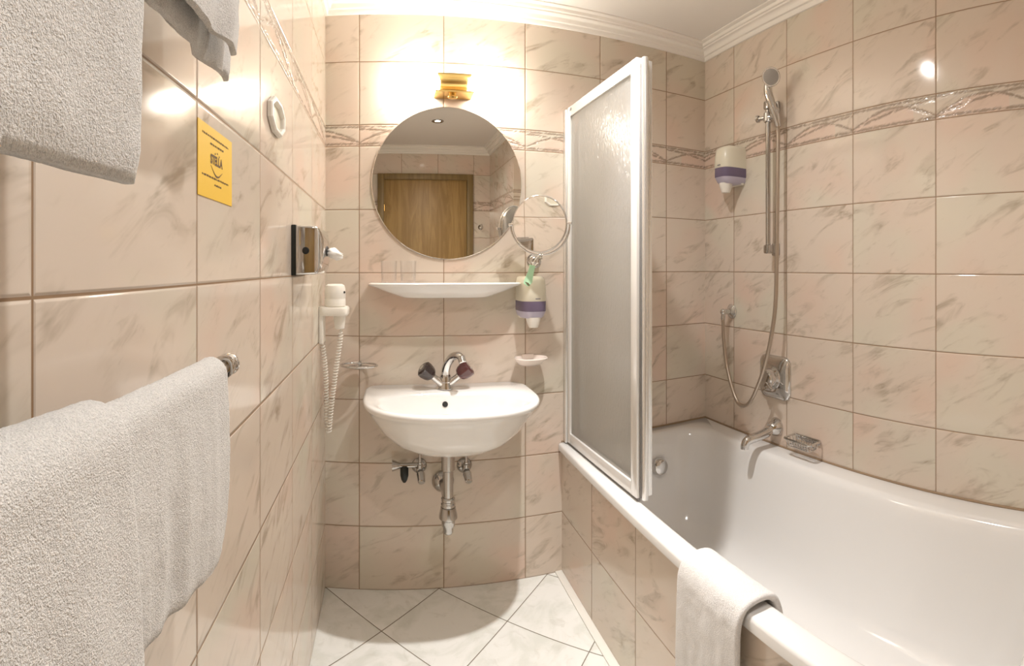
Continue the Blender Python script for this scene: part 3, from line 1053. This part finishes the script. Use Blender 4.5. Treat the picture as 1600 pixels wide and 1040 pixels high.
textline(0.14, 0.11, 0.88, 0.0030, 1)
textline(0.235, 0.32, 0.72, 0.0030, 2)
textline(0.70, 0.10, 0.88, 0.0030, 3)
textline(0.79, 0.44, 0.64, 0.0030, 4)
cu = bpy.data.curves.new('logo', 'FONT')
cu.body = 'STELLA'
cu.size = 0.0185
cu.align_x = 'CENTER'
cu.extrude = 0.0002
cu.offset = 0.0007
tmp = bpy.data.objects.new('logo', cu)
me = bpy.data.meshes.new_from_object(tmp)
bpy.data.objects.remove(tmp)
m_ = MB()
m_.b.from_mesh(me)
yc = (y0 + y1) / 2
m_.xf(MX.Translation((0.0014, yc, z1 - hgt * 0.50)) @ MX(((0, 0, 1, 0), (1, 0, 0, 0), (0, 1, 0, 0), (0, 0, 0, 1))) @ MX.Diagonal((0.88, 1, 1, 1)))
sw = []
for i in range(17):
    t = i / 16
    yy = yc - 0.024 + 0.050 * t
    zz = z1 - hgt * 0.53 - 0.010 * sin(t * pi) * (1 if t < 0.8 else 0.9) - 0.004 * t
    sw.append((yy, zz))
for i in range(16):
    a_, b_ = sw[i], sw[i + 1]
    th = 0.0004 + 0.0024 * sin((i + 0.5) / 16 * pi)
    m_.prism([(0.0012, a_[0], a_[1]), (0.0012, b_[0], b_[1]), (0.0012, b_[0], b_[1] - th), (0.0012, a_[0], a_[1] - th)], (0.0004, 0, 0))
for yy, zz in ((yc - 0.006, 0.35), (yc + 0.004, 0.33), (yc + 0.012, 0.36)):
    zc = z1 - hgt * zz
    m_.prism([(0.0012, yy - 0.002, zc), (0.0012, yy, zc - 0.0008), (0.0012, yy + 0.002, zc), (0.0012, yy, zc + 0.0025)], (0.0004, 0, 0))
link('logo', m_, M['ink'], nt, smooth=False)

oc = thing('octagonal_plate', (0, -0.891, 1.565), 'small white octagonal plate with a raised rim on the left wall above the tissue box', 'wall plate')


def octr(x, sy, sz):
    q = [(-1, .42), (-.45, 1), (.45, 1), (1, .42), (1, -.42), (.45, -1), (-.45, -1), (-1, -.42)]
    return [V((x, -0.891 + 0.067 * sy * a_, 1.606 + 0.038 * sz * b_)) for a_, b_ in q]


link('rim', MB().loft([octr(0.001, 1, 1), octr(0.009, 0.99, 0.98), octr(0.012, 0.93, 0.90), octr(0.012, 0.84, 0.78), octr(0.009, 0.80, 0.72), octr(0.001, 0.79, 0.71)], loop=True), M['plastic'], oc, sharp=20)
link('back_plate', MB().loft([octr(0.0005, 0.81, 0.73), octr(0.002, 0.81, 0.73)]), M['cream'], oc, sharp=20)

# robe hook on the far wall (seen in the round mirror)
rh = thing('robe_hook', (1.10, YF, 1.60), 'small chrome robe hook on the wall beside the wooden door, seen in the mirror', 'hook')
link('base', MB().lathe([(0.024, 0), (0.024, 0.004), (0.016, 0.012), (0.001, 0.012)], (1.10, YF, 1.60), (0, 1, 0)), M['chrome'], rh)
link('peg', MB().tube([(1.10, YF + 0.010, 1.60), (1.10, YF + 0.035, 1.595), (1.10, YF + 0.048, 1.615)], 0.006, 10, 4).sphere((1.10, YF + 0.049, 1.618), 0.010), M['chrome'], rh)


# ------------------------------------------------------------------ towels
def towel(name, label, pathf, ns, y0f, y1f, th, amp, mat, seed=0, nw=90, disp=0.0016, group='white terry towels', freq=22.0, fold=None):
    """pathf(t)->(x,z) along the drape; y0f/y1f(t) edges; a closed padded sheet"""
    P = [V((pathf(i / ns)[0], 0, pathf(i / ns)[1])) for i in range(ns + 1)]
    rings = []
    for i in range(ns + 1):
        a_ = P[max(0, i - 1)]
        b_ = P[min(ns, i + 1)]
        t = (b_ - a_).normalized()
        nrm = V((t.z, 0, -t.x))
        tt = i / ns
        ya, yb = y0f(tt), y1f(tt)
        h_ = th / 2 * (0.55 + 0.45 * min(1, i / 2.5, (ns - i) / 2.5))
        ring = []
        half = nw
        pr = []
        for k_ in range(half + 1):
            pr.append((k_ / half, 1))
        for k_ in range(1, 6):
            a2 = pi * k_ / 6
            pr.append((1 + h_ * 0.9 / (yb - ya) * sin(a2), cos(a2)))
        for k_ in range(half + 1):
            pr.append((1 - k_ / half, -1))
        for k_ in range(1, 6):
            a2 = pi * k_ / 6
            pr.append((0 - h_ * 0.9 / (yb - ya) * sin(a2), -cos(a2)))
        for w_, sd_ in pr:
            y = ya + (yb - ya) * w_
            hang = min(1.0, abs(P[i].z - max(p.z for p in P)) / 0.12)
            rip = amp * hang * (NZ.noise(V((y * freq, P[i].z * 2.0, seed))) + 0.4 * NZ.noise(V((y * freq * 2.3, P[i].z * 3.0, seed + 9))))
            q = P[i] + nrm * (h_ * sd_ + rip)
            q.y = y
            dd = NZ.noise(V((q.x * 260, y * 260, q.z * 260 + seed))) * disp * 0.35 + NZ.noise(V((q.x * 45, y * 45, q.z * 45 + seed))) * disp * 0.6
            q += nrm * dd * sd_
            if fold:
                q = fold(q, w_, tt, nrm, sd_)
            ring.append(q)
        rings.append(ring)
    return tag(link(name, MB().loft(rings), mat, sharp=80), label, 'towel', group)


def drape(xc, zr, r, zf, zbk, dx=0.0, slack=0.0):
    """from the front bottom, over a bar at (xc,zr) with radius r, to the back bottom"""
    Lf, Lb, La = zr - zf, zr - zbk, pi * r
    Lt = Lf + Lb + La

    def f(t):
        s_ = t * Lt
        if s_ < Lf:
            u_ = 1 - s_ / Lf
            return xc + r + dx * u_ + slack * sin(u_ * pi), zf + s_
        if s_ < Lf + La:
            a_ = (s_ - Lf) / r
            return xc + r * cos(a_), zr + r * sin(a_)
        return xc - r, zr - (s_ - Lf - La)
    return f


def tfold(q, w_, tt, nrm, sd_):
    # the front lower hem rises towards the near side and its far corner is rounded
    f_ = max(0.0, 1 - tt / 0.42)
    q.z += (0.036 * (1 - w_) - 0.016) * f_
    q.z += 0.030 * max(0.0, (w_ - 0.86) / 0.14) ** 2 * f_
    return q


# lower rail
rl = thing('towel_rail', (0.07, -1.75, 1.16), 'chrome towel rail on the left wall carrying the two lower towels', 'towel rail', 'towel rails')
link('bar', MB().cyl((0.068, -2.30, 1.160), (0.068, -1.440, 1.160), 0.009), M['chrome'], rl)
link('end_cap', MB().lathe([(0.0095, 0), (0.0130, 0.001), (0.0130, 0.009), (0.0115, 0.011), (0.0115, 0.014), (0.0130, 0.016), (0.0130, 0.024), (0.010, 0.027), (0.001, 0.028)], (0.068, -1.441, 1.160), (0, 1, 0)), M['chrome'], rl)
for yy in (-1.82, -2.26):
    link('wall_bracket', MB().cyl((0.0, yy, 1.160), (0.068, yy, 1.160), 0.007).lathe([(0.020, 0), (0.020, 0.005), (0.012, 0.010), (0.001, 0.010)], (0, yy, 1.160), (1, 0, 0)), M['chrome'], rl)
ru = dup(rl, (0.07, -1.75, 1.84), 0, 'chrome upper towel rail on the left wall, holding the two upper towels above the picture')
ru['group'] = 'towel rails'

towel('towel', 'short white hand towel on the lower rail, the far one beside the yellow notice',
      drape(0.068, 1.160, 0.0135, 0.985, 1.02, 0.000, 0.004), 110, lambda t: -1.712, lambda t: -1.476, 0.0085, 0.006, M['towel'], 3.0, 170, fold=tfold)
towel('towel', 'large white bath towel on the lower rail, nearest to the camera at bottom left',
      drape(0.070, 1.160, 0.0200, 0.70, 0.78, 0.018, 0.006), 170, lambda t: -2.16, lambda t: -1.706 + 0.006 * (1 - t), 0.013, 0.004, M['towel'], 11.0, 170, freq=14)
towel('towel', 'white hand towel hanging from the upper rail, the one farther from the camera',
      drape(0.072, 1.84, 0.0135, 1.508, 1.500, -0.002, 0.0), 110, lambda t: -1.722, lambda t: -1.452 + 0.050 * t, 0.012, 0.008, M['towel'], 23.0, 120, freq=18)
towel('towel', 'large white bath towel hanging from the upper rail, at top left of the picture',
      drape(0.080, 1.84, 0.0240, 1.322, 1.36, 0.004, 0.008), 170, lambda t: -2.16, lambda t: -1.742 + 0.012 * (1 - t), 0.016, 0.006, M['towel'], 31.0, 150, freq=11)

# towel over the bath edge
LP = [(0.925, 0.20), (0.924, 0.35), (0.925, 0.49), (0.930, 0.535), (0.945, 0.556), (0.975, 0.562), (1.000, 0.559), (1.017, 0.548), (1.027, 0.525), (1.036, 0.485), (1.046, 0.44)]
LPc = catmull([V((a_, 0, b_)) for a_, b_ in LP], 12)


def lpath(t):
    i = min(len(LPc) - 2, int(t * (len(LPc) - 1)))
    u_ = t * (len(LPc) - 1) - i
    q = LPc[i].lerp(LPc[i + 1], u_)
    return q.x, q.z


towel('towel', 'folded white towel draped over the rim of the bathtub', lpath, 120,
      lambda t: -1.165 - 0.03 * t, lambda t: -0.948 - 0.02 * t, 0.015, 0.006, M['towel_b'], 47.0, 80, freq=16)

# ------------------------------------------------------------------ shower set on the right wall
ss_ = thing('shower_rail', (1.645, -0.50, 1.32), 'chrome vertical slide rail for the hand shower on the right wall', 'shower rail')
link('bar', MB().cyl((1.645, -0.50, 1.335), (1.645, -0.50, 1.935), 0.010, bev=0.002), M['chrome2'], ss_)
for zz in (1.345, 1.925):
    bm_ = MB().box((1.630, -0.514, zz - 0.018), (1.694, -0.486, zz + 0.018), 0.006)
    bm_.box((1.682, -0.520, zz - 0.026), (1.694, -0.480, zz + 0.026), 0.005)
    link('wall_bracket', bm_, M['chrome2'], ss_)
sl = MB().cyl((1.645, -0.50, 1.858), (1.645, -0.50, 1.896), 0.019, bev=0.003)
sl.cyl((1.630, -0.455, 1.877), (1.645, -0.545, 1.875), 0.009, bev=0.002)
sl.cyl((1.628, -0.450, 1.877), (1.630, -0.463, 1.877), 0.015, bev=0.003)
sl.cyl((1.640, -0.535, 1.866), (1.634, -0.560, 1.900), 0.0165, bev=0.003)
link('slider', sl, M['chrome'], ss_)

hsr = thing('hand_shower', (1.63, -0.56, 1.83), 'chrome hand shower hung high on the slide rail', 'shower head')
hpts = [(1.640, -0.564, 1.826), (1.630, -0.556, 1.875), (1.618, -0.544, 1.925), (1.610, -0.537, 1.965), (1.609, -0.541, 2.000)]
link('handle', MB().tube(hpts, lambda t: 0.0110 + 0.0035 * sin(t * pi) + 0.005 * t, 16, 6), M['chrome'], hsr)
hn = V((-0.80, -0.52, -0.30)).normalized()
hc = V((1.604, -0.563, 2.014))
link('shower_head', MB().lathe([(0.001, -0.022), (0.016, -0.020), (0.030, -0.008), (0.036, 0.002), (0.0365, 0.008), (0.034, 0.011), (0.030, 0.011)], hc, hn, 40), M['chrome'], hsr)
fc = link('spray_face', MB().lathe([(0.001, 0.014), (0.020, 0.013), (0.031, 0.011)], hc, hn, 36), basic('grey_rubber_nozzles', (0.30, 0.28, 0.26), 0.4, 0.3), hsr)

hose = [(1.640, -0.562, 1.830), (1.642, -0.561, 1.78), (1.640, -0.560, 1.60), (1.636, -0.560, 1.35), (1.628, -0.562, 1.14), (1.618, -0.547, 1.00), (1.608, -0.515, 0.87),
        (1.606, -0.475, 0.785), (1.607, -0.430, 0.718), (1.610, -0.385, 0.695), (1.616, -0.340, 0.703), (1.624, -0.290, 0.760), (1.632, -0.248, 0.84), (1.638, -0.220, 0.94), (1.641, -0.210, 1.02), (1.641, -0.209, 1.060)]
tag(link('shower_hose', MB().tube(hose, 0.0080, 14, 10), basic('hose_metal', (0.50, 0.43, 0.36), 0.3, 0.9)), 'flexible metal shower hose looping down from the hand shower to the wall outlet', 'hose')
wo = thing('hose_outlet', (1.69, -0.209, 1.06), 'chrome wall elbow where the shower hose starts, near the room corner', 'shower outlet')
link('rosette', MB().lathe([(0.033, 0), (0.033, 0.004), (0.022, 0.014), (0.013, 0.018), (0.013, 0.050), (0.001, 0.052)], (XR, -0.209, 1.072), (-1, 0, 0), 36), M['chrome'], wo)
link('elbow', MB().sphere((1.643, -0.209, 1.072), 0.0145).cyl((1.643, -0.209, 1.072), (1.641, -0.209, 1.036), 0.010, 0.0095, bev=0.002), M['chrome'], wo)

mx_ = thing('bath_mixer', (XR, -0.494, 0.82), 'square-round chrome single-lever bath mixer plate on the right wall', 'faucet')


def mring(x, g, r):
    q = rrect(-0.583 + g, -0.405 - g, 0.732 + g, 0.909 - g, r, 0, 8)
    return [V((x, p.x, p.y)) for p in q]


link('plate', MB().loft([mring(XR, 0.0, 0.035), mring(XR - 0.006, 0.0, 0.035), mring(XR - 0.012, 0.005, 0.035), mring(XR - 0.020, 0.022, 0.032), mring(XR - 0.024, 0.045, 0.025)]), M['chrome'], mx_, sharp=60)
link('knob', MB().lathe([(0.050, 0.0), (0.048, 0.008), (0.038, 0.013), (0.036, 0.034), (0.031, 0.041), (0.001, 0.042)], (XR - 0.022, -0.494, 0.822), (-1, 0, 0), 36), M['chrome'], mx_)
link('lever', MB().tube([(XR - 0.056, -0.496, 0.812), (XR - 0.064, -0.520, 0.796), (XR - 0.066, -0.545, 0.786)], 0.008, 12, 4, flat=0.7), M['chrome'], mx_)

spo = thing('bath_spout', (XR, -0.497, 0.60), 'chrome bath filler spout on the right wall above the tub rim', 'faucet')
link('rosette', MB().lathe([(0.038, 0), (0.038, 0.006), (0.034, 0.014), (0.024, 0.034), (0.019, 0.040), (0.001, 0.041)], (XR, -0.500, 0.617), (-1, 0, 0), 36), M['chrome'], spo)
link('spout', MB().tube([(1.665, -0.500, 0.616), (1.640, -0.498, 0.606), (1.600, -0.493, 0.598), (1.565, -0.488, 0.594), (1.545, -0.485, 0.588), (1.536, -0.484, 0.574), (1.534, -0.484, 0.560)],
                       lambda t: 0.0195 - 0.0030 * t, 18, 6), M['chrome'], spo)

bs = thing('soap_basket', (1.66, -0.677, 0.585), 'chrome wire soap basket on the right wall beside the bath spout', 'soap dish')
rim = [(1.622, -0.610), (1.622, -0.745), (1.689, -0.745), (1.689, -0.610)]


def rr3(g, z, r=0.012):
    return [(p.x, p.y, z) for p in rrect(1.622 + g, 1.689 - g, -0.745 + g, -0.610 - g, r, z, 5)]


wb = MB().tube(rr3(0, 0.615), 0.0042, 8, closed=True)
link('rim_wire', wb, M['chrome'], bs)
wb = MB().tube(rr3(0.010, 0.588), 0.0022, 8, closed=True)
for i in range(9):
    yy = -0.625 - 0.105 * i / 8
    wb.tube([(1.622, yy, 0.615), (1.632, yy, 0.588), (1.679, yy, 0.588), (1.689, yy, 0.615)], 0.0014, 6)
for i in range(3):
    xx = 1.640 + 0.016 * i
    wb.tube([(xx, -0.610, 0.615), (xx, -0.620, 0.588), (xx, -0.735, 0.588), (xx, -0.745, 0.615)], 0.0014, 6)
link('basket_wires', wb, M['chrome'], bs)
link('wall_plate', MB().box((1.688, -0.740, 0.596), (1.694, -0.615, 0.616), 0.002), M['chrome'], bs)
